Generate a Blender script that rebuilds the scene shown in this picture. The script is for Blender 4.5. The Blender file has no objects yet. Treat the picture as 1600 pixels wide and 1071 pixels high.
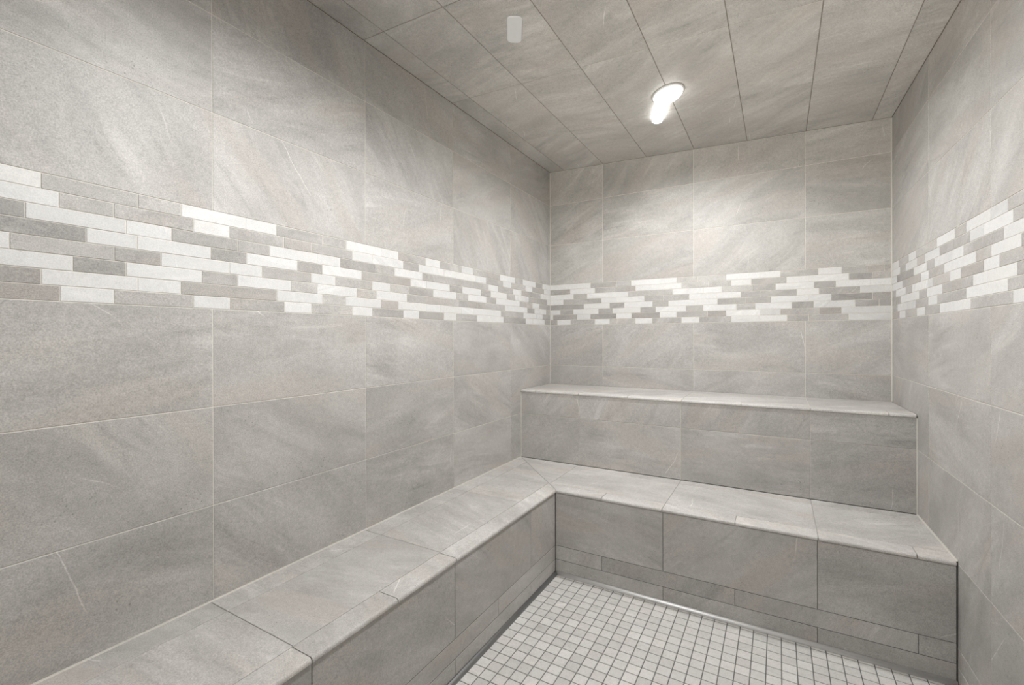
import bpy, math, random
from mathutils import Vector, Matrix

random.seed(7)
scene = bpy.context.scene
COL = scene.collection

# ------------------------------------------------------------------ dimensions (metres)
F = 1.3655                     # floor is z = 0; F lifts heights measured from the mosaic band's bottom line
ROW = 0.3075                   # tile course height
TL = 0.622                     # tile length
BAND = 0.3075                  # mosaic band height
LEFT_J0 = 0.6132               # first vertical joint from the back corner, left wall
BACK_J0 = 0.4218
RIGHT_J0 = 0.6370
W0, RW = 2.0679, -0.02423      # right wall: x = W0 + RW*y  (y is negative towards the viewer)
CZ, CSX, CSY = 1.1832 + F, -0.03453, 0.00186   # sloped ceiling plane
Z_UP = -0.4520 + F             # upper bench top
D_UP = 0.4754
Z_LO = -0.9140 + F             # lower bench top
D_LO = 0.9826
W_LO = 0.4889                  # width of the long side of the lower bench
Y_FRONT = -3.95                # wall behind the viewer

def ceil_z(x, y): return CZ + CSX * x + CSY * y
def right_x(y): return W0 + RW * y

# ------------------------------------------------------------------ mesh builder
class MB:
    def __init__(s): s.v = []; s.f = []; s.uv = []; s.c = []; s.m = []; s.sm = []
    def face(s, pts, uvs, col=(.5, .5, 1, 1), mat=0, smooth=False):
        b = len(s.v); s.v += [tuple(p) for p in pts]; s.f.append(list(range(b, b + len(pts))))
        s.uv.append(list(uvs)); s.c.append(col); s.m.append(mat); s.sm.append(smooth)
    def strip_faces(s, rings, uvr, col, mat, closed=True, smooth=False):
        n = len(rings[0])
        for a in range(len(rings) - 1):
            for i in range(n if closed else n - 1):
                j = (i + 1) % n
                s.face([rings[a][i], rings[a][j], rings[a + 1][j], rings[a + 1][i]],
                       [uvr[a][i], uvr[a][j], uvr[a + 1][j], uvr[a + 1][i]], col, mat, smooth)
    def build(s, name, mats, parent=None, weld=True):
        me = bpy.data.meshes.new(name); me.from_pydata(s.v, [], s.f)
        me.uv_layers.new(name='UVMap'); me.color_attributes.new('tile', 'FLOAT_COLOR', 'CORNER')
        me.uv_layers['UVMap'].data.foreach_set('uv', [x for u in s.uv for p in u for x in (p[0], p[1])])
        me.color_attributes['tile'].data.foreach_set('color', [x for f, c in zip(s.f, s.c) for _ in f for x in c])
        me.polygons.foreach_set('material_index', s.m); me.polygons.foreach_set('use_smooth', s.sm)
        for m in mats: me.materials.append(m)
        if weld:
            import bmesh
            bm = bmesh.new(); bm.from_mesh(me); bmesh.ops.remove_doubles(bm, verts=bm.verts, dist=1e-5)
            bmesh.ops.recalc_face_normals(bm, faces=bm.faces); bm.to_mesh(me); bm.free()
        me.update(); o = bpy.data.objects.new(name, me); COL.objects.link(o)
        if parent: o.parent = parent
        return o

def inset(poly, d):
    """offset a convex counter-clockwise polygon inwards by d"""
    n = len(poly); out = []
    for i in range(n):
        p0, p1, p2 = Vector(poly[i - 1]), Vector(poly[i]), Vector(poly[(i + 1) % n])
        e1 = (p1 - p0).normalized(); e2 = (p2 - p1).normalized()
        n1 = Vector((-e1.y, e1.x)); n2 = Vector((-e2.y, e2.x))
        k = 1 + n1.dot(n2)
        out.append(tuple(p1 + (n1 + n2) * (d / max(k, .2))))
    return out

def clip(poly, a, b, c):
    """keep the part of a polygon where a*x + b*y <= c"""
    out = []
    for i in range(len(poly)):
        p, q = poly[i - 1], poly[i]
        dp, dq = a * p[0] + b * p[1] - c, a * q[0] + b * q[1] - c
        if dp <= 0 and dq > 0 or dp > 0 and dq <= 0:
            t = dp / (dp - dq); out.append((p[0] + t * (q[0] - p[0]), p[1] + t * (q[1] - p[1])))
        if dq <= 0: out.append(q)
    res = []
    for p in out:
        if not res or (p[0] - res[-1][0]) ** 2 + (p[1] - res[-1][1]) ** 2 > 1e-8: res.append(p)
    if len(res) > 1 and (res[0][0] - res[-1][0]) ** 2 + (res[0][1] - res[-1][1]) ** 2 < 1e-8: res.pop()
    return res

def area(poly):
    return .5 * sum(poly[i - 1][0] * poly[i][1] - poly[i][0] * poly[i - 1][1] for i in range(len(poly)))

class Plane:
    """a surface: origin, in-plane axes u and v, outward normal n; tiles lie with their face at height 0"""
    def __init__(s, o, u, v):
        s.o = Vector(o); s.u = Vector(u); s.v = Vector(v); s.n = s.u.cross(s.v).normalized()
    def at(s, p, h=0): return s.o + s.u * p[0] + s.v * p[1] + s.n * h

def tile(mb, pl, poly, mat=1, gap=.0024, bev=.0011, depth=.0042, tone=None, lift=0):
    if len(poly) < 3: return
    if area(poly) < 0: poly = poly[::-1]
    if abs(area(poly)) < 6e-5: return
    rim = inset(poly, gap / 2); top = inset(poly, gap / 2 + bev)
    if area(rim) <= 0 or area(top) <= 0: return
    if tone is None: tone = 1 + random.gauss(0, .035)
    col = (random.random(), random.random(), tone, 1)
    T = [pl.at(p, lift) for p in top]; R = [pl.at(p, lift - bev * .8) for p in rim]; B = [pl.at(p, lift - depth) for p in rim]
    mb.face(T, top, col, mat); mb.strip_faces([B, R, T], [rim, rim, top], col, mat)

def slab(mb, pl, poly, h0, h1, mat=0):
    """grout bed or backing: a prism between heights h0 and h1"""
    if area(poly) < 0: poly = poly[::-1]
    A = [pl.at(p, h0) for p in poly]; B = [pl.at(p, h1) for p in poly]
    mb.face(B, poly, mat=mat); mb.face(A[::-1], poly[::-1], mat=mat); mb.strip_faces([A, B], [poly, poly], (.5, .5, 1, 1), mat)

def rect(x0, y0, x1, y1): return [(x0, y0), (x1, y0), (x1, y1), (x0, y1)]

def prop(o, label=None, cat=None, group=None, kind=None):
    for k, val in (('label', label), ('category', cat), ('group', group), ('kind', kind)):
        if val: o[k] = val
    return o
def empty(name, loc):
    o = bpy.data.objects.new(name, None); COL.objects.link(o); o.location = loc; o.empty_display_size = .1; return o
def keep_parent(o, root):
    """parts are modelled in room coordinates; the thing's base only shifts them"""
    o.parent = root; o.matrix_parent_inverse = Matrix.Translation(-root.location)

# ------------------------------------------------------------------ materials
def mat(name):
    m = bpy.data.materials.new(name); m.use_nodes = True; nt = m.node_tree; nt.nodes.clear()
    out = nt.nodes.new('ShaderNodeOutputMaterial'); b = nt.nodes.new('ShaderNodeBsdfPrincipled')
    nt.links.new(b.outputs[0], out.inputs[0]); return m, nt, b
def N(nt, t, **kw):
    n = nt.nodes.new(t)
    for k, val in kw.items():
        if k.startswith('i_'): n.inputs[k[2:].replace('_', ' ')].default_value = val
        else: setattr(n, k, val)
    return n
def math_(nt, op, a, b=None, clamp=False):
    n = nt.nodes.new('ShaderNodeMath'); n.operation = op; n.use_clamp = clamp
    for i, x in enumerate((a, b)):
        if x is None: continue
        if isinstance(x, (int, float)): n.inputs[i].default_value = x
        else: nt.links.new(x, n.inputs[i])
    return n.outputs[0]
def mix(nt, f, a, b, mode='MIX'):
    n = nt.nodes.new('ShaderNodeMix'); n.data_type = 'RGBA'; n.blend_type = mode
    for sock, x in ((n.inputs[0], f), (n.inputs[6], a), (n.inputs[7], b)):
        if isinstance(x, (int, float)): sock.default_value = x
        elif isinstance(x, tuple): sock.default_value = (*x, 1)
        else: nt.links.new(x, sock)
    return n.outputs[2]
def ramp(nt, x, lo, hi):
    n = nt.nodes.new('ShaderNodeMapRange'); n.interpolation_type = 'SMOOTHSTEP'
    n.inputs[1].default_value = lo; n.inputs[2].default_value = hi; nt.links.new(x, n.inputs[0]); return n.outputs[0]

def stone(name, light, dark, warm, cloud=1.0, speck=1.0, vein=1.0, rough=.5):
    """sandstone-look porcelain: cloudy diagonal bands, salt-and-pepper grain, pits and hairline pale veins;
    every tile carries its own random offset (r, g) and tone (b) in the 'tile' attribute"""
    m, nt, b = mat(name); L = nt.links.new
    uv = N(nt, 'ShaderNodeUVMap', uv_map='UVMap'); at = N(nt, 'ShaderNodeAttribute', attribute_name='tile')
    sep = N(nt, 'ShaderNodeSeparateColor'); L(at.outputs['Color'], sep.inputs[0])
    off = N(nt, 'ShaderNodeCombineXYZ'); L(math_(nt, 'MULTIPLY', sep.outputs[0], 61.), off.inputs[0]); L(math_(nt, 'MULTIPLY', sep.outputs[1], 47.), off.inputs[1])
    L(math_(nt, 'MULTIPLY', sep.outputs[0], 13.), off.inputs[2])
    add = N(nt, 'ShaderNodeVectorMath', operation='ADD'); L(uv.outputs[0], add.inputs[0]); L(off.outputs[0], add.inputs[1])
    P = add.outputs[0]
    # bands run diagonally, each tile at its own angle
    rot = N(nt, 'ShaderNodeVectorRotate', rotation_type='Z_AXIS'); L(P, rot.inputs['Vector'])
    L(math_(nt, 'ADD', math_(nt, 'MULTIPLY', sep.outputs[1], 1.5), -1.15), rot.inputs['Angle'])
    st = N(nt, 'ShaderNodeMapping'); st.inputs['Scale'].default_value = (1.1, 3.6, 1); L(rot.outputs[0], st.inputs['Vector'])
    band = N(nt, 'ShaderNodeTexNoise', i_Scale=2.1, i_Detail=5., i_Roughness=.58, i_Distortion=.7); L(st.outputs[0], band.inputs['Vector'])
    cl = N(nt, 'ShaderNodeTexNoise', i_Scale=3.2, i_Detail=4., i_Roughness=.55); L(P, cl.inputs['Vector'])
    gr = N(nt, 'ShaderNodeTexNoise', i_Scale=300., i_Detail=3., i_Roughness=.7); L(P, gr.inputs['Vector'])
    gr2 = N(nt, 'ShaderNodeTexNoise', i_Scale=60., i_Detail=2., i_Roughness=.6); L(P, gr2.inputs['Vector'])
    base = math_(nt, 'ADD', math_(nt, 'MULTIPLY', ramp(nt, band.outputs[0], .28, .74), .62), math_(nt, 'MULTIPLY', ramp(nt, cl.outputs[0], .3, .7), .38))
    base = math_(nt, 'ADD', math_(nt, 'MULTIPLY', math_(nt, 'SUBTRACT', base, .5), cloud), .5, True)
    col = mix(nt, base, dark, light)
    st2 = N(nt, 'ShaderNodeMapping'); st2.inputs['Scale'].default_value = (1.3, 7.5, 1); st2.inputs['Location'].default_value = (3.7, 9.1, 2); L(rot.outputs[0], st2.inputs['Vector'])
    wisp = N(nt, 'ShaderNodeTexNoise', i_Scale=2.4, i_Detail=7., i_Roughness=.62, i_Distortion=1.1); L(st2.outputs[0], wisp.inputs['Vector'])
    wz = N(nt, 'ShaderNodeTexNoise', i_Scale=2.6, i_Detail=2.); L(add.outputs[0], wz.inputs['Vector'])
    wzone = ramp(nt, wz.outputs[0], .42, .62)
    wisps = math_(nt, 'MULTIPLY', math_(nt, 'SUBTRACT', ramp(nt, wisp.outputs[0], .5, .68), math_(nt, 'MULTIPLY', math_(nt, 'SUBTRACT', 1., ramp(nt, wisp.outputs[0], .32, .47)), .9)), math_(nt, 'MULTIPLY', wzone, .15 * cloud))
    wm = N(nt, 'ShaderNodeTexNoise', i_Scale=1.7, i_Detail=2.); L(st.outputs[0], wm.inputs['Vector'])
    col = mix(nt, math_(nt, 'MULTIPLY', ramp(nt, wm.outputs[0], .47, .7), .62), col, warm)
    g = math_(nt, 'ADD', math_(nt, 'MULTIPLY', math_(nt, 'SUBTRACT', gr.outputs[0], .5), 1.2 * speck), math_(nt, 'MULTIPLY', math_(nt, 'SUBTRACT', gr2.outputs[0], .5), .32 * speck))
    # pits, only in some zones
    vo = N(nt, 'ShaderNodeTexVoronoi', i_Scale=75.); L(P, vo.inputs['Vector'])
    zone = N(nt, 'ShaderNodeTexNoise', i_Scale=5., i_Detail=2.); L(P, zone.inputs['Vector'])
    pit = math_(nt, 'MULTIPLY', math_(nt, 'SUBTRACT', 1., ramp(nt, vo.outputs['Distance'], .10, .22)), ramp(nt, zone.outputs[0], .56, .68))
    # hairline pale veins, long and nearly straight
    wob = N(nt, 'ShaderNodeTexNoise', i_Scale=5., i_Detail=3.); L(P, wob.inputs['Vector'])
    sx = N(nt, 'ShaderNodeSeparateXYZ'); rot2 = N(nt, 'ShaderNodeVectorRotate', rotation_type='Z_AXIS'); L(P, rot2.inputs['Vector'])
    L(math_(nt, 'ADD', math_(nt, 'MULTIPLY', sep.outputs[0], 1.3), -.2), rot2.inputs['Angle']); L(rot2.outputs[0], sx.inputs[0])
    ve = N(nt, 'ShaderNodeTexVoronoi', feature='DISTANCE_TO_EDGE', voronoi_dimensions='1D', i_Scale=3.2)
    L(math_(nt, 'ADD', sx.outputs[0], math_(nt, 'MULTIPLY', wob.outputs[0], .045)), ve.inputs['W'])
    vz = N(nt, 'ShaderNodeTexNoise', i_Scale=4.8, i_Detail=1.); L(P, vz.inputs['Vector'])
    vein_f = math_(nt, 'MULTIPLY', math_(nt, 'SUBTRACT', 1., ramp(nt, ve.outputs['Distance'], .002, .0075)), ramp(nt, vz.outputs[0], .60, .68))
    val = math_(nt, 'MULTIPLY', math_(nt, 'ADD', math_(nt, 'ADD', 1., g), wisps), sep.outputs[2])
    val = math_(nt, 'MULTIPLY', val, math_(nt, 'SUBTRACT', 1., math_(nt, 'MULTIPLY', pit, .38 * speck)))
    val = math_(nt, 'MULTIPLY', val, math_(nt, 'ADD', 1., math_(nt, 'MULTIPLY', vein_f, .36 * vein)))
    hsv = N(nt, 'ShaderNodeHueSaturation'); L(col, hsv.inputs['Color']); L(val, hsv.inputs['Value'])
    L(hsv.outputs[0], b.inputs['Base Color']); b.inputs['Roughness'].default_value = rough
    b.inputs['Specular IOR Level'].default_value = .4
    bp = N(nt, 'ShaderNodeBump', i_Strength=.12, i_Distance=.002); L(gr.outputs[0], bp.inputs['Height']); L(bp.outputs[0], b.inputs['Normal'])
    return m

def grout(name, c):
    m, nt, b = mat(name)
    tc = N(nt, 'ShaderNodeTexCoord'); n1 = N(nt, 'ShaderNodeTexNoise', i_Scale=90., i_Detail=3.); nt.links.new(tc.outputs['Object'], n1.inputs['Vector'])
    n2 = N(nt, 'ShaderNodeTexNoise', i_Scale=4., i_Detail=2.); nt.links.new(tc.outputs['Object'], n2.inputs['Vector'])
    f = math_(nt, 'ADD', math_(nt, 'MULTIPLY', n1.outputs[0], .5), math_(nt, 'MULTIPLY', n2.outputs[0], .5))
    nt.links.new(mix(nt, f, tuple(x * .72 for x in c), tuple(min(1, x * 1.25) for x in c)), b.inputs['Base Color'])
    b.inputs['Roughness'].default_value = .85; return m

STONE = stone('grey_sandstone_porcelain', (.562, .547, .522), (.382, .369, .349), (.492, .45, .416))
PALE = stone('pale_stone_mosaic', (.72, .717, .705), (.64, .637, .625), (.69, .678, .655), cloud=.7, speck=.45, vein=.3)
FLOORST = stone('floor_mosaic_stone', (.68, .667, .64), (.58, .567, .54), (.64, .61, .575), cloud=.8, speck=.6, vein=.2)
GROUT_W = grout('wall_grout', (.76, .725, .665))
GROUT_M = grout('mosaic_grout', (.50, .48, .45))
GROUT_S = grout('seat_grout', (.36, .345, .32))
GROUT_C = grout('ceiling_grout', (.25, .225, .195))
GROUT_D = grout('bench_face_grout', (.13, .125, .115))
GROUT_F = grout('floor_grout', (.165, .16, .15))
CAULK = grout('caulk', (.60, .575, .52))

def metal_mat(name, c):
    m, nt, b = mat(name); b.inputs['Metallic'].default_value = 1.; b.inputs['Base Color'].default_value = (c, c, c, 1)
    tc = N(nt, 'ShaderNodeTexCoord'); n = N(nt, 'ShaderNodeTexNoise', i_Scale=25., i_Detail=4.); nt.links.new(tc.outputs['Object'], n.inputs['Vector'])
    nt.links.new(math_(nt, 'ADD', math_(nt, 'MULTIPLY', n.outputs[0], .15), .47), b.inputs['Roughness']); return m
STEEL = metal_mat('satin_steel', .88)
SHADED_STEEL = metal_mat('shaded_steel', .30)  # darker copy of the steel, bench shade put into its colour
def glow_mat(name, c, s):
    m, nt, b = mat(name); b.inputs['Base Color'].default_value = (.8, .8, .8, 1); b.inputs['Roughness'].default_value = .4
    b.inputs['Emission Color'].default_value = (*c, 1); b.inputs['Emission Strength'].default_value = s; return m
LENS = glow_mat('lit_frosted_lens', (1, .99, .97), 5.)
def plain(name, c, r=.5):
    m, nt, b = mat(name)
    tc = N(nt, 'ShaderNodeTexCoord'); n = N(nt, 'ShaderNodeTexNoise', i_Scale=30., i_Detail=2.); nt.links.new(tc.outputs['Object'], n.inputs['Vector'])
    nt.links.new(mix(nt, n.outputs[0], tuple(x * .94 for x in c), tuple(min(1, x * 1.06) for x in c)), b.inputs['Base Color'])
    b.inputs['Roughness'].default_value = r; return m
WHITE = plain('white_fixture', (.72, .71, .69), .4)
GLARE = plain('pale_glare', (.70, .71, .72), .35)  # glare brightness put into the plate's colour

def glass_mat():
    m, nt, b = mat('clear_door_glass'); out = [n for n in nt.nodes if n.type == 'OUTPUT_MATERIAL'][0]
    t = N(nt, 'ShaderNodeBsdfTransparent'); t.inputs[0].default_value = (.95, .95, .94, 1); b.inputs['Roughness'].default_value = .02; b.inputs['Base Color'].default_value = (.93, .94, .93, 1)
    fr = N(nt, 'ShaderNodeFresnel'); mx = N(nt, 'ShaderNodeMixShader'); nt.links.new(math_(nt, 'MULTIPLY', fr.outputs[0], .8), mx.inputs[0])
    nt.links.new(t.outputs[0], mx.inputs[1]); nt.links.new(b.outputs[0], mx.inputs[2]); nt.links.new(mx.outputs[0], out.inputs[0]); return m
GLASS = glass_mat()

MOSAIC_LEFT = [
  "W2.870 G2.675 g2.567 W2.375 W2.266 G2.075 g1.960 W1.768 W1.659 G1.466 W1.353 G1.160 W1.048 G0.747 W0.551 G0.443 W0.247 D0.136 W-0.017",
  "W2.838 G2.729 G2.534 W2.428 G2.237 g2.123 G1.929 W1.821 W1.627 G1.517 W1.318 W1.018 W0.908 G0.714 W0.599 G0.405 W0.298 G0.108 W-0.017",
  "D2.897 W2.702 W2.593 G2.401 G2.291 W2.100 W1.991 D1.800 g1.683 W1.491 G1.169 G0.884 W0.771 G0.578 W0.463 G0.163 W-0.017",
  "D2.786 W2.677 W2.485 G2.373 W2.184 D2.075 W1.880 G1.576 W1.460 W1.269 G1.154 W0.964 G0.857 W0.662 G0.552 W0.355 G0.053 W-0.017",
  "W2.923 g2.728 G2.620 W2.428 W2.319 G2.124 W2.015 G1.819 W1.713 g1.584 G1.407 W1.210 G1.098 W0.907 G0.795 W0.489 G0.299 W0.185 G-0.016",
  "W2.812 D2.702 W2.511 G2.402 W2.209 g2.099 W1.906 g1.795 W1.602 G1.187 G0.687 W0.377 G0.265 W0.070 G-0.016",
  "D2.870 W2.676 W2.569 G2.265 W2.076 g1.964 W1.770 G1.660 W1.462 W1.353 W1.162 W1.046 W0.735 G0.435 W0.233 W0.131 D-0.016",
  "D2.837 W2.729 G2.535 W2.427 G2.235 W2.125 g1.929 W1.820 G1.625 W1.515 G1.319 W1.210 G1.009 W0.704 G0.402 W0.289 W0.098 G-0.016",
]
MOSAIC_BACK = [
  "W0.329 G0.523 G0.631 W0.825 W0.937 g1.069 g1.240 W1.428 W1.538 G1.730 W1.842 G1.958 G2.034 G2.073",
  "D0.168 W0.362 G0.662 W0.771 W0.967 g1.135 g1.269 W1.381 G1.571 W1.684 W1.875 D1.981 G2.073",
  "W0.194 G0.302 W0.606 G0.911 W1.104 W1.213 g1.386 G1.514 W1.709 D1.814 W1.973 W2.073",
  "W0.111 G0.412 W0.525 W0.720 G1.017 W1.184 W1.323 D1.430 G1.623 W1.733 G1.927 w2.034 w2.073",
  "D0.276 W0.473 D0.581 W0.776 G0.884 W1.049 W1.188 G1.350 G1.489 W1.684 w1.792 D1.982 D2.073",
  "W0.085 D0.194 W0.389 D0.496 W0.693 G0.800 W0.995 G1.104 W1.297 G1.405 W1.598 D1.708 w1.903 D2.011 D2.073",
  "W0.024 D0.224 w0.327 D0.523 W0.631 D0.827 W0.935 G1.128 D1.239 W1.429 w1.538 G1.734 D1.841 w2.034 w2.073",
  "D0.061 W0.169 G0.362 W0.472 g0.661 W0.775 G0.968 W1.078 G1.270 W1.428 W1.573 G1.682 G1.875 w2.073",
]
MOSAIC_RIGHT = [
  "W0.136 G0.328 W0.450 G0.745 W0.949 G1.058 W1.257 w1.373 G1.583",
  "W0.166 G0.273 W0.470 G0.584 W0.780 G0.938 G1.092 w1.206 W1.405 G1.612",
  "W0.102 D0.413 W0.613 G0.716 w0.921 W1.035 G1.347 W1.598",
  "W0.212 G0.525 W0.636 G0.833 W1.142 G1.263 W1.455 D1.597",
  "G0.078 W0.272 G0.386 W0.631 w0.695 g0.899 W1.008 G1.206 W1.319 G1.597",
  "G0.183 W0.284 W0.500 G0.613 W0.810 G0.920 G1.118 W1.235 W1.429 G1.597",
  "G0.115 W0.296 w0.444 G0.635 W0.751 G1.058 W1.371 G1.597",
  "G0.154 W0.266 G0.464 W0.584 G0.783 W1.098 G1.406 W1.597",
]
P1, P2, P3, SA, SB, EXPO = 47, 47, 36, 174, .68, 0.8

# ------------------------------------------------------------------ the shell
BZ = F                                    # bottom line of the mosaic band
BT = F + BAND                             # top line of the mosaic band
ROWS_ALL = [F - 4 * ROW - .0705, F - 4 * ROW] + [F - k * ROW for k in (3, 2, 1)] + [BZ]   # course lines under the band
ROWS_UP = [BT, BT + ROW, BT + 2 * ROW, BT + 3 * ROW]

def courses(mb, pl, joints, u0, u1, top, keep=lambda p: p):
    lines = [0.0] + ROWS_ALL
    js = [u0] + [j for j in joints if u0 < j < u1] + [u1]
    for rows in (lines, ROWS_UP):
        for a in range(len(rows) - 1):
            for k in range(len(js) - 1):
                p = clip(rect(js[k], rows[a], js[k + 1], rows[a + 1]), *top)
                p = keep(p)
                if len(p) >= 3: tile(mb, pl, p)

LEN = -Y_FRONT
# left wall, x = 0; u runs from the back corner towards the viewer is mirrored so that the normal faces the room
PL_LEFT = Plane((0, 0, 0), (0, -1, 0), (0, 0, 1))
if PL_LEFT.n.x < 0: PL_LEFT.n = -PL_LEFT.n
PL_BACK = Plane((0, 0, 0), (1, 0, 0), (0, 0, 1)); PL_BACK.n = Vector((0, -1, 0))
PL_RIGHT = Plane((W0, 0, 0), (-RW, -1, 0), (0, 0, 1)); PL_RIGHT.n = Vector((-1, RW, 0)).normalized()
PL_FRONT = Plane((0, Y_FRONT, 0), (1, 0, 0), (0, 0, 1)); PL_FRONT.n = Vector((0, 1, 0))

def wall(name, pl, joints, u1, top, zmax):
    mb = MB()
    back = clip(rect(-.0, 0, u1, zmax), *top)
    slab(mb, pl, back, -.10, -.0015, 0)
    courses(mb, pl, joints, .001, u1 - .001, (top[0], top[1], top[2] - .0015))
    return prop(mb.build(name, [GROUT_W, STONE]), kind='structure')

# ceiling height along each wall, as a*u + b*v <= c
wall('wall_left', PL_LEFT, [LEFT_J0 + k * TL for k in range(8)], LEN, (CSY, 1, CZ), 3)
wall('wall_back', PL_BACK, [BACK_J0 + k * TL for k in range(-1, 5)], W0, (-CSX, 1, CZ), 3)
wall('wall_right', PL_RIGHT, [RIGHT_J0 + k * TL for k in range(8)], LEN, (CSX * RW + CSY, 1, CZ + CSX * W0), 3)
# wall behind the viewer, with an unseen glass door added to let fill light in
DX0, DX1, DZ = .78, 1.78, 2.12
mb = MB(); top = (-CSX, 1, CZ + CSY * Y_FRONT); xe = right_x(Y_FRONT)
for part in (rect(0, 0, DX0, 3), rect(DX1, 0, xe, 3), rect(DX0, DZ, DX1, 3)):
    slab(mb, PL_FRONT, clip(part, *top), -.10, -.0022, 0)
    js = [part[0][0]] + [j for j in (.2, .822, 1.444, 2.066) if part[0][0] < j < part[1][0]] + [part[1][0]]
    zs = [part[0][1]] + [z for z in ROWS_ALL + ROWS_UP if part[0][1] < z < 2.9] + [3]
    for i in range(len(js) - 1):
        for k in range(len(zs) - 1):
            p = clip(rect(js[i], zs[k], js[i + 1], zs[k + 1]), top[0], top[1], top[2] - .0015)
            if len(p) >= 3: tile(mb, PL_FRONT, p)
prop(mb.build('wall_front', [GROUT_W, STONE]), kind='structure')
door = prop(empty('door_1', (DX0, Y_FRONT, 0)), kind='structure')
mb = MB(); pf = Plane((0, Y_FRONT - .06, 0), (1, 0, 0), (0, 0, 1)); pf.n = Vector((0, 1, 0))
for q in (rect(DX0 + .002, 0.002, DX0 + .032, DZ - .002), rect(DX1 - .032, 0.002, DX1 - .002, DZ - .002), rect(DX0 + .032, DZ - .032, DX1 - .032, DZ - .002)):
    slab(mb, pf, q, -.02, .02, 0)
keep_parent(mb.build('door_frame', [STEEL]), door)
mb = MB(); slab(mb, pf, rect(DX0 + .035, .008, DX1 - .035, DZ - .035), -.005, .005, 0)
keep_parent(mb.build('glass_panel', [GLASS]), door)
mb = MB()
for hz in (.95, 1.25): slab(mb, pf, rect(DX0 + .09, hz - .012, DX0 + .115, hz + .012), .005, .045, 0)
slab(mb, pf, rect(DX0 + .09, .92, DX0 + .115, 1.28), .045, .065, 0)
keep_parent(mb.build('door_handle', [STEEL]), door)

# mosaic bands
TONE = {'W': 1.02, 'w': .93, 'g': 1.03, 'G': .93, 'D': .80}
def mosaic(name, pl, rows, end, label):
    mb = MB(); h = BAND / 8
    slab(mb, pl, rect(.0, BZ, end, BT), -.006, -.0016, 0)
    for r, row in enumerate(rows):
        z1 = BT - r * h; z0 = z1 - h
        pieces = [(tk[0], float(tk[1:])) for tk in row.split()]
        if pieces[0][1] > pieces[-1][1]: # listed from the near end to the corner
            cuts = [u for _, u in pieces]; cuts[-1] = .001
            seq = []; near = cuts[0] + .1
            near = cuts[0] + random.choice((.108, .195))
            for i, (t, u) in enumerate(pieces):
                hi = near if i == 0 else cuts[i - 1]; seq.append((t, cuts[i], hi))
            u = near
        else:
            cuts = [.001] + [u for _, u in pieces]; seq = [(t, cuts[i], cuts[i + 1]) for i, (t, _) in enumerate(pieces)]
            u = cuts[-1]
        while u < end - .02:
            w = random.choice((.108, .195, .303)); seq.append((random.choice('WWGGgD'), u, u + w)); u += w
        for t, a, b in seq:
            b = min(b, end - .001)
            if b - a < .006: continue
            tile(mb, pl, rect(a, z0, b, z1), mat=2 if t in 'Ww' else 1, gap=.0022, bev=.0008,
                 tone=TONE[t] + random.gauss(0, .02), lift=random.uniform(-.0003, .0004))
    return prop(mb.build(name, [GROUT_M, STONE, PALE]), label=label, kind='structure')
mosaic('trim_1', PL_LEFT, MOSAIC_LEFT, LEN, 'band of white and grey mosaic strips along the left wall')
mosaic('trim_2', PL_BACK, MOSAIC_BACK, W0, 'band of white and grey mosaic strips across the back wall')
mosaic('trim_3', PL_RIGHT, MOSAIC_RIGHT, LEN, 'band of white and grey mosaic strips along the right wall')

# caulked right back corner, from the upper bench to the ceiling
mb = MB()
def bead(mb, a, b, n1, n2, w, matl=0):
    """triangular caulk bead from a to b against surfaces with room-side directions n1, n2"""
    a, b, n1, n2 = Vector(a), Vector(b), Vector(n1).normalized(), Vector(n2).normalized()
    def ring(p): return [p, p + n1 * w, p + (n1 + n2) * w * .38, p + n2 * w]
    r = [ring(a), ring(b)]; uv = [[(0, 0)] * 4] * 2
    mb.strip_faces(r, uv, (.5, .5, 1, 1), matl); mb.face(r[0], [(0, 0)] * 4); mb.face(r[1][::-1], [(0, 0)] * 4)
bead(mb, (W0, 0, Z_UP + .001), (W0, 0, ceil_z(W0, 0) - .002), (-1, 0, 0), (0, -1, 0), .0055)
bead(mb, (0, 0, Z_UP + .001), (0, 0, ceil_z(0, 0) - .002), (1, 0, 0), (0, -1, 0), .004)
prop(mb.build('trim_4', [CAULK]), kind='structure', label='pale caulk lines in the back corners')

# ceiling
PL_CEIL = Plane((0, 0, CZ), (1, 0, CSX), (0, -1, -CSY)); PL_CEIL.n = Vector((CSX, CSY, -1)).normalized()
mb = MB()
outline = [(-.1, -.1), (right_x(.1) + .1, -.1), (right_x(Y_FRONT) + .1, LEN + .1), (-.1, LEN + .1)]
slab(mb, PL_CEIL, outline, -.10, -.0022, 0)
xs = [.0005, .118] + [.118 + .3105 * k for k in range(1, 8)]; ys = [.0005] + [.622 * k for k in range(1, 7)] + [LEN]
for i in range(len(xs) - 1):
    for j in range(len(ys) - 1):
        p = rect(xs[i], ys[j], xs[i + 1], ys[j + 1])
        p = clip(p, 1, RW, W0 - .0005); p = clip(p, 0, 1, LEN - .001)
        if len(p) >= 3: tile(mb, PL_CEIL, p, gap=.0034)
prop(mb.build('ceiling', [GROUT_C, STONE]), kind='structure')

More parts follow.
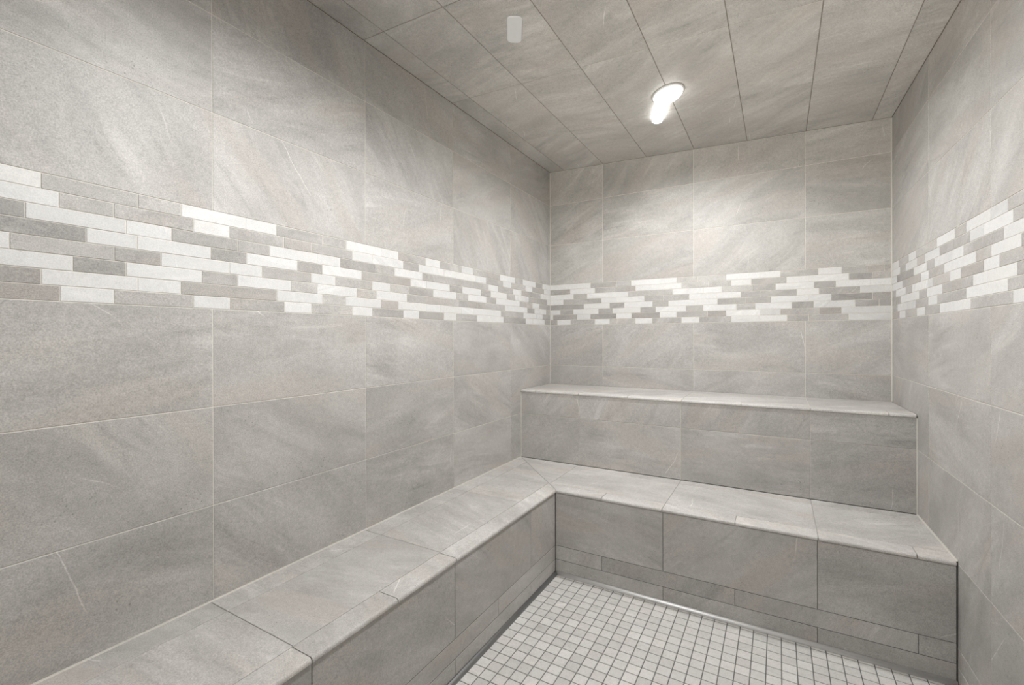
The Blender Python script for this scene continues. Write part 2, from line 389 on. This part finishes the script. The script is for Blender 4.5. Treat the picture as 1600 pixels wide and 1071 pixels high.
# floor
PL_FLOOR = Plane((0, 0, 0), (1, 0, 0), (0, 1, 0))
mb = MB()
slab(mb, PL_FLOOR, [(-.1, .1), (-.1, Y_FRONT - .1), (right_x(Y_FRONT) + .1, Y_FRONT - .1), (right_x(.1) + .1, .1)], -.12, -.0016, 0)
px, py = .0517, .0508
x0, y0 = .5545 - px, -1.0625 + 2 * py
for i in range(33):
    for j in range(61):
        p = rect(x0 + i * px, y0 - (j + 1) * py, x0 + (i + 1) * px, y0 - j * py)
        p = clip(p, -1, 0, -(W_LO + .012)); p = clip(p, 0, 1, -D_LO - .008); p = clip(p, 1, -RW, W0 - .004); p = clip(p, 0, -1, -Y_FRONT - .002)
        if len(p) >= 3: tile(mb, PL_FLOOR, p, gap=.0036, bev=.001, depth=.004, tone=1 + random.gauss(0, .055))
prop(mb.build('floor', [GROUT_F, FLOORST]), kind='structure')

# steel cove profile where the bench faces meet the floor
def cove(name, path, label, m=None):
    mb = MB(); R = .016; prof = []
    for k in range(9):
        a = math.pi / 2 * k / 8; prof.append((R * math.cos(a) + .001, R * math.sin(a)))
    prof = [(.001, 0)] + prof
    rings = []
    for p, n in path:
        rings.append([Vector(p) + Vector(n) * q[0] + Vector((0, 0, q[1])) for q in prof])
    uv = [[(0, 0)] * len(prof)] * len(rings)
    mb.strip_faces(rings, uv, (.5, .5, 1, 1), 0, True, True)
    mb.face(rings[0], uv[0]); mb.face(rings[-1][::-1], uv[0])
    o = mb.build(name, [m or STEEL]); return prop(o, kind='structure', label=label)
yf = -D_LO
cove('trim_5', [((W_LO + .001, yf, 0), (1, -1, 0)), ((1.0, yf, 0), (0, -1, 0)), ((right_x(yf) - .003, yf, 0), (0, -1, 0))], 'bright steel floor trim under the short side of the lower bench')
cove('trim_6', [((W_LO, yf - .001, 0), (1, -1, 0)), ((W_LO, yf - 1, 0), (1, 0, 0)), ((W_LO, Y_FRONT + .003, 0), (1, 0, 0))], 'steel floor trim with shade put into its grey, under the long side of the lower bench', SHADED_STEEL)

# ------------------------------------------------------------------ benches
def nosing(mb, a, b, out, cut_a, cut_b, joints, width, ztop, matl=1):
    """bullnose edge pieces from a to b (points on the outer face line); out = outward direction; cut = extra mitre length"""
    a, b, out = Vector(a), Vector(b), Vector(out); d = (b - a).normalized(); L = (b - a).length
    prof = [(-width + .0012, -.002), (-width + .0012, -.0006), (-width + .0022, 0)]
    r = .009; o0 = .005
    for k in range(7):
        t = math.pi / 2 * k / 6; prof.append((o0 - r + r * math.sin(t), -r + r * math.cos(t)))
    prof += [(o0, -.013), (o0 - .002, -.015), (-.004, -.015)]
    js = [0] + [j for j in joints if 0 < j < L] + [L]
    for k in range(len(js) - 1):
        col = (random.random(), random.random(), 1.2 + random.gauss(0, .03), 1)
        rings = []; uvs = []
        for e, s in ((js[k], 1), (js[k + 1], -1)):
            ring = []; uv = []
            for (q, z) in prof:
                sh = 0
                if k == 0 and s == 1: sh = cut_a * q
                if k == len(js) - 2 and s == -1: sh = cut_b * q
                ring.append(a + d * (e + s * .0016 + sh) + out * q + Vector((0, 0, ztop + z))); uv.append((e + sh, q + abs(z)))
            rings.append(ring); uvs.append(uv)
        mb.strip_faces(rings, uvs, col, matl, True, False)
        mb.face(rings[0], uvs[0], col, matl); mb.face(rings[1][::-1], uvs[1], col, matl)

def face_tiles(mb, pl, rows, e0, e1):
    """rows: list of (z0, z1, joints)"""
    for z0, z1, js, tones in rows:
        c = [e0] + [j for j in js if e0 + .004 < j < e1 - .004] + [e1]
        for k in range(len(c) - 1): tile(mb, pl, rect(c[k], z0, c[k + 1], z1), tone=tones[k % len(tones)] + random.gauss(0, .015))

# ---- lower bench: long side along the left wall, short side under the upper bench
lower = prop(empty('tiled_bench', (W_LO, -D_LO, 0)), label='L-shaped grey tiled lower bench running along the left and back walls', cat='bench')
NW = .079                                              # nosing width
xr = right_x(-D_LO)
ye = Y_FRONT + .002
zr1, zr2 = F - 1.2145, F - 1.2885                        # course lines on the faces
# short side riser
mb = MB(); pl = Plane((0, -D_LO, 0), (1, 0, 0), (0, 0, 1)); pl.n = Vector((0, -1, 0))
slab(mb, pl, rect(W_LO, .0, xr - .003, Z_LO - .017), -.03, -.0022, 0)
jb = [1.050, 1.665]; jm = [.746, 1.359, 1.981]
face_tiles(mb, pl, [(zr1, Z_LO - .012, jb, (1.0, 1.02, .97)), (zr2, zr1, jm, (1.08, .93, 1.0, .92)), (.012, zr2, jb, (1.04, .98, .94))], W_LO + .001, xr - .004)
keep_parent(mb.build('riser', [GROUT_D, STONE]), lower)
# long side riser
mb = MB(); pl = Plane((W_LO, 0, 0), (0, -1, 0), (0, 0, 1)); pl.n = Vector((1, 0, 0))
slab(mb, pl, rect(D_LO + .001, .0, -ye, Z_LO - .017), -.03, -.0022, 0)
ja = [1.268 + .6115 * k for k in range(5)]; jmid = [.96 + .6115 * k for k in range(6)]
face_tiles(mb, pl, [(zr1, Z_LO - .012, ja, (1.03, .98, .94, .95)), (zr2, zr1, jmid, (1.0, .96, .95)), (.012, zr2, ja, (1.05, 1.0, .97))], D_LO + .002, -ye)
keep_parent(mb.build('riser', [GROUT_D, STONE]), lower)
# seat: tiles in plan, mitred at the inner corner
pl = Plane((0, 0, Z_LO), (1, 0, 0), (0, 1, 0)); mb = MB()
slab(mb, pl, [(.002, -D_UP - .002), (.002, ye), (W_LO - .006, ye), (W_LO - .006, -D_LO + .006), (right_x(-D_LO) - .004, -D_LO + .006), (right_x(-D_UP) - .003, -D_UP - .002)], -.03, -.0022, 0)
mx, my = W_LO, -D_LO; sx, sy = 0.0, -D_UP               # mitre line
ma, mbb = (my - sy), -(mx - sx)                          # normal to the mitre
mc = ma * sx + mbb * sy
def left_of(p): return clip(p, -ma, -mbb, -mc) if (-ma * 0.0 - mbb * (-2.0)) <= -mc else clip(p, ma, mbb, mc)
def right_of(p): return clip(p, ma, mbb, mc) if (-ma * 0.0 - mbb * (-2.0)) <= -mc else clip(p, -ma, -mbb, -mc)
cross = [-D_UP - .0005, -1.247, -1.868, -2.490, -3.112, -3.734, ye]
for xa, xb in ((.002, .095), (.095, W_LO - NW)):
    for k in range(len(cross) - 1):
        p = left_of(rect(xa, cross[k + 1], xb, cross[k]))
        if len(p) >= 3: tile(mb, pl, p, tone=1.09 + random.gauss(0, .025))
xj = [0, .418, 1.046, 1.667]
for k in range(len(xj)):
    xa = xj[k]; xb = xj[k + 1] if k + 1 < len(xj) else 3
    strips = ((-D_UP - .0005, -.553), (-.553, -D_LO + NW)) if k else ((-D_UP - .0005, -D_LO + NW),)
    for y1_, y0_ in strips:
        p = clip(right_of(rect(xa, y0_, xb, y1_)), 1, -RW, W0 - .003)
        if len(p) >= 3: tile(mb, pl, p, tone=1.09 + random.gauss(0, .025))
keep_parent(mb.build('seat', [GROUT_S, STONE]), lower)
# nosings
slope = (W_LO) / (D_LO - D_UP)
mb = MB(); nosing(mb, (W_LO, -D_LO, 0), (xr - .004, -D_LO, 0), (0, -1, 0), slope, 0, [x - W_LO for x in (.746, 1.0465, 1.3605, 1.667, 1.977)], NW, Z_LO)
keep_parent(mb.build('edge_trim', [GROUT_W, STONE]), lower)
mb = MB(); nosing(mb, (W_LO, -D_LO, 0), (W_LO, ye, 0), (1, 0, 0), 1 / slope, 0, [1.875 - D_LO, 2.183 - D_LO, 2.494 - D_LO, 2.80 - D_LO, 3.11 - D_LO, 3.42 - D_LO], NW, Z_LO)
keep_parent(mb.build('edge_trim', [GROUT_W, STONE]), lower)
mb = MB()
bead(mb, (.0005, -D_UP, Z_LO), (.0005, ye, Z_LO), (1, 0, 0), (0, 0, 1), .004)
keep_parent(mb.build('caulk_bead', [CAULK]), lower)
mb = MB()
bead(mb, (right_x(-D_LO) - .0005, -D_LO, Z_LO), (right_x(-D_UP) - .0005, -D_UP, Z_LO), (-1, 0, 0), (0, 0, 1), .005)
keep_parent(mb.build('caulk_bead', [CAULK]), lower)

# ---- upper bench
upper = prop(empty('tiled_bench', (W0 / 2, -D_UP, Z_LO)), label='raised grey tiled upper bench spanning the back wall below the mosaic band', cat='bench')
xr = right_x(-D_UP)
mb = MB(); pl = Plane((0, -D_UP, 0), (1, 0, 0), (0, 0, 1)); pl.n = Vector((0, -1, 0))
slab(mb, pl, rect(.002, Z_LO + .001, xr - .003, Z_UP - .017), -.03, -.0022, 0)
j = [BACK_J0 + k * TL for k in range(4)]
face_tiles(mb, pl, [(Z_LO + .001, F - 2 * ROW, j, (1.0, 1.06, .95, .93)), (F - 2 * ROW, Z_UP - .012, j, (1.0, 1.02, .91, .86))], .002, xr - .003)
keep_parent(mb.build('riser', [GROUT_W, STONE]), upper)
pl = Plane((0, 0, Z_UP), (1, 0, 0), (0, 1, 0)); mb = MB()
slab(mb, pl, [(.002, -.002), (.002, -D_UP + .006), (xr - .003, -D_UP + .006), (W0 - .003, -.002)], -.03, -.0022, 0)
c = [.002] + j[:3] + [3]
for k in range(len(c) - 1):
    for y0_, y1_ in ((-D_UP + NW, -.082), (-.082, -.002)):
        p = clip(rect(c[k], y0_, c[k + 1], y1_), 1, -RW, W0 - .003)
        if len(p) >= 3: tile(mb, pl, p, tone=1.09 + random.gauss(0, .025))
keep_parent(mb.build('seat', [GROUT_W, STONE]), upper)
mb = MB(); nosing(mb, (.002, -D_UP, 0), (xr - .003, -D_UP, 0), (0, -1, 0), 0, 0, [.112, .42, .735, 1.048, 1.352, 1.664, 1.974], NW, Z_UP)
keep_parent(mb.build('edge_trim', [GROUT_W, STONE]), upper)
mb = MB()
bead(mb, (.0005, -D_UP, Z_LO + .002), (.0005, -D_UP, Z_UP - .016), (1, 0, 0), (0, -1, 0), .004)
keep_parent(mb.build('caulk_bead', [CAULK]), upper)
mb = MB()
bead(mb, (xr - .0005, -D_UP, Z_LO + .002), (xr - .0005, -D_UP, Z_UP - .016), (-1, 0, 0), (0, -1, 0), .004)
keep_parent(mb.build('caulk_bead', [CAULK]), upper)

# ------------------------------------------------------------------ ceiling lights
def lathe(mb, prof, c, sx=1, sy=1, ang=0, seg=40, matl=0):
    rings = []
    for r, z in prof:
        ring = []
        for k in range(seg):
            a = 2 * math.pi * k / seg; x, y = r * sx * math.cos(a), r * sy * math.sin(a)
            ring.append(Vector((c[0] + x * math.cos(ang) - y * math.sin(ang), c[1] + x * math.sin(ang) + y * math.cos(ang), 0)))
            ring[-1].z = ceil_z(ring[-1].x, ring[-1].y) + z
        rings.append(ring)
    uv = [[(0, 0)] * seg] * len(rings)
    mb.strip_faces(rings, uv, (.5, .5, 1, 1), matl, True, True); mb.face(rings[0], uv[0], mat=matl); mb.face(rings[-1][::-1], uv[0], mat=matl)

lx, ly = 1.045, -.825
light = prop(empty('ceiling_light', (lx, ly, ceil_z(lx, ly))), label='glaring white lit ceiling light near the back wall', cat='ceiling light')
mb = MB(); lathe(mb, [(.066, -.0005), (.068, -.004), (.062, -.009), (.05, -.010)], (lx, ly), 1.5, 1, -.83)
keep_parent(mb.build('bezel', [WHITE]), light)
mb = MB(); lathe(mb, [(.06, -.0095)] + [(.06 * math.cos(t), -.0095 - .028 * math.sin(t)) for t in [math.pi / 2 * k / 9 for k in range(1, 9)]], (lx, ly), 1.55, 1, -.83)
keep_parent(mb.build('lens', [LENS]), light)
# glowing tube made up for the streak of glare beside the lens
mb = MB(); a, b_ = Vector((1.000, -.735, 0)), Vector((.930, -.55, 0)); d = (b_ - a).normalized(); s_ = Vector((-d.y, d.x, 0))
rings = []
for t, rr in [(-.001, .4)] + [(0, .75), (.006, 1), ((b_ - a).length - .012, 1), ((b_ - a).length - .004, .8), ((b_ - a).length, .4)]:
    ring = []
    for k in range(16):
        q = 2 * math.pi * k / 16; p = a + d * t + s_ * (.029 * rr * math.cos(q)); p.z = ceil_z(p.x, p.y) - .0145 + .0135 * rr * math.sin(q); ring.append(p)
    rings.append(ring)
uv = [[(0, 0)] * 16] * len(rings)
mb.strip_faces(rings, uv, (.5, .5, 1, 1), 0, True, True); mb.face(rings[0], uv[0]); mb.face(rings[-1][::-1], uv[0])
keep_parent(mb.build('glare_streak', [LENS]), light)

gx, gy = .605, -1.625  # pale plate built in place of a patch of glare on the ceiling
glare_patch = prop(empty('ceiling_light', (gx, gy, ceil_z(gx, gy))), label='small pale plate in place of a glare patch on the ceiling, left of the glaring light', cat='ceiling light')
def rrect(w, h, r, n=6):
    out = []
    for cx_, cy_, a0 in ((w / 2 - r, h / 2 - r, 0), (-w / 2 + r, h / 2 - r, 90), (-w / 2 + r, -h / 2 + r, 180), (w / 2 - r, -h / 2 + r, 270)):
        for k in range(n + 1):
            a = math.radians(a0 + 90 * k / n); out.append((cx_ + r * math.cos(a), cy_ + r * math.sin(a)))
    return out
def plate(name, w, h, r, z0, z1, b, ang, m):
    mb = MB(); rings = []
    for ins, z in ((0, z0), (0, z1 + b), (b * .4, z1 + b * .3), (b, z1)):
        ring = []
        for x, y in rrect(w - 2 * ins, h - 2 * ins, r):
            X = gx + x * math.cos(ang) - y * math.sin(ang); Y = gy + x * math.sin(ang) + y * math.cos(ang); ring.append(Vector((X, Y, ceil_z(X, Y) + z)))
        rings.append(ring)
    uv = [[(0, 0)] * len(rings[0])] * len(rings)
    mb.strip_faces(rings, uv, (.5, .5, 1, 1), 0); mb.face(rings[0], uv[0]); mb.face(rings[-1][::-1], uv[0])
    keep_parent(mb.build(name, [m]), glare_patch)
plate('lens', .062, .165, .018, -.0005, -.006, .004, .52, GLARE)  # flat plate for the glare patch

def spot(name, x, y, drop, power, angle, blend, col=(.985, .99, 1), r=.05):
    ld = bpy.data.lights.new(name, 'SPOT'); ld.energy = power; ld.spot_size = math.radians(angle); ld.spot_blend = blend; ld.color = col; ld.shadow_soft_size = r
    o = bpy.data.objects.new(name, ld); COL.objects.link(o); o.location = (x, y, ceil_z(x, y) - drop); return o
spot('lamp', lx, ly, .045, P1, SA, SB)
spot('lamp', 1.05, -2.35, .045, P2, SA, SB)
# added fill lamp outside the door, aimed up to brighten the ceiling
ld = bpy.data.lights.new('ceiling_fill', 'AREA'); ld.shape = 'RECTANGLE'; ld.size = 1.2; ld.size_y = .8; ld.energy = P3; ld.color = (1, .945, .87)
o = bpy.data.objects.new('ceiling_fill', ld); COL.objects.link(o); o.location = ((DX0 + DX1) / 2, Y_FRONT - .62, .1); o.rotation_euler = (math.radians(146), 0, 0); ld.spread = math.radians(96)
w = bpy.data.worlds.new('World'); scene.world = w; w.use_nodes = True
w.node_tree.nodes['Background'].inputs[0].default_value = (1, .98, .95, 1); w.node_tree.nodes['Background'].inputs[1].default_value = .0

# ------------------------------------------------------------------ camera
yaw, pitch, roll = .5300, -.00174, -.00254
fwd = Vector((-math.sin(yaw), math.cos(yaw), 0)); rt = Vector((math.cos(yaw), math.sin(yaw), 0)); up = Vector((0, 0, 1))
f2 = fwd * math.cos(pitch) + up * math.sin(pitch); u2 = up * math.cos(pitch) - fwd * math.sin(pitch)
r3 = rt * math.cos(roll) + u2 * math.sin(roll); u3 = u2 * math.cos(roll) - rt * math.sin(roll)
cam = bpy.data.cameras.new('camera'); co = bpy.data.objects.new('camera', cam); COL.objects.link(co)
co.matrix_world = Matrix(((r3.x, u3.x, -f2.x, 1.5277), (r3.y, u3.y, -f2.y, -3.2624), (r3.z, u3.z, -f2.z, F - .0905), (0, 0, 0, 1)))
cam.sensor_fit = 'HORIZONTAL'; cam.sensor_width = 36; cam.lens = 36 * 722.411 / 1600
cam.shift_x = (800 - 793.01) / 1600; cam.shift_y = (528.127 - 535.5) / 1600; cam.clip_start = .01
scene.camera = co
vs = scene.view_settings; vs.view_transform = 'Standard'; vs.look = 'None'; vs.gamma = 1; vs.use_curve_mapping = False; vs.exposure = EXPO
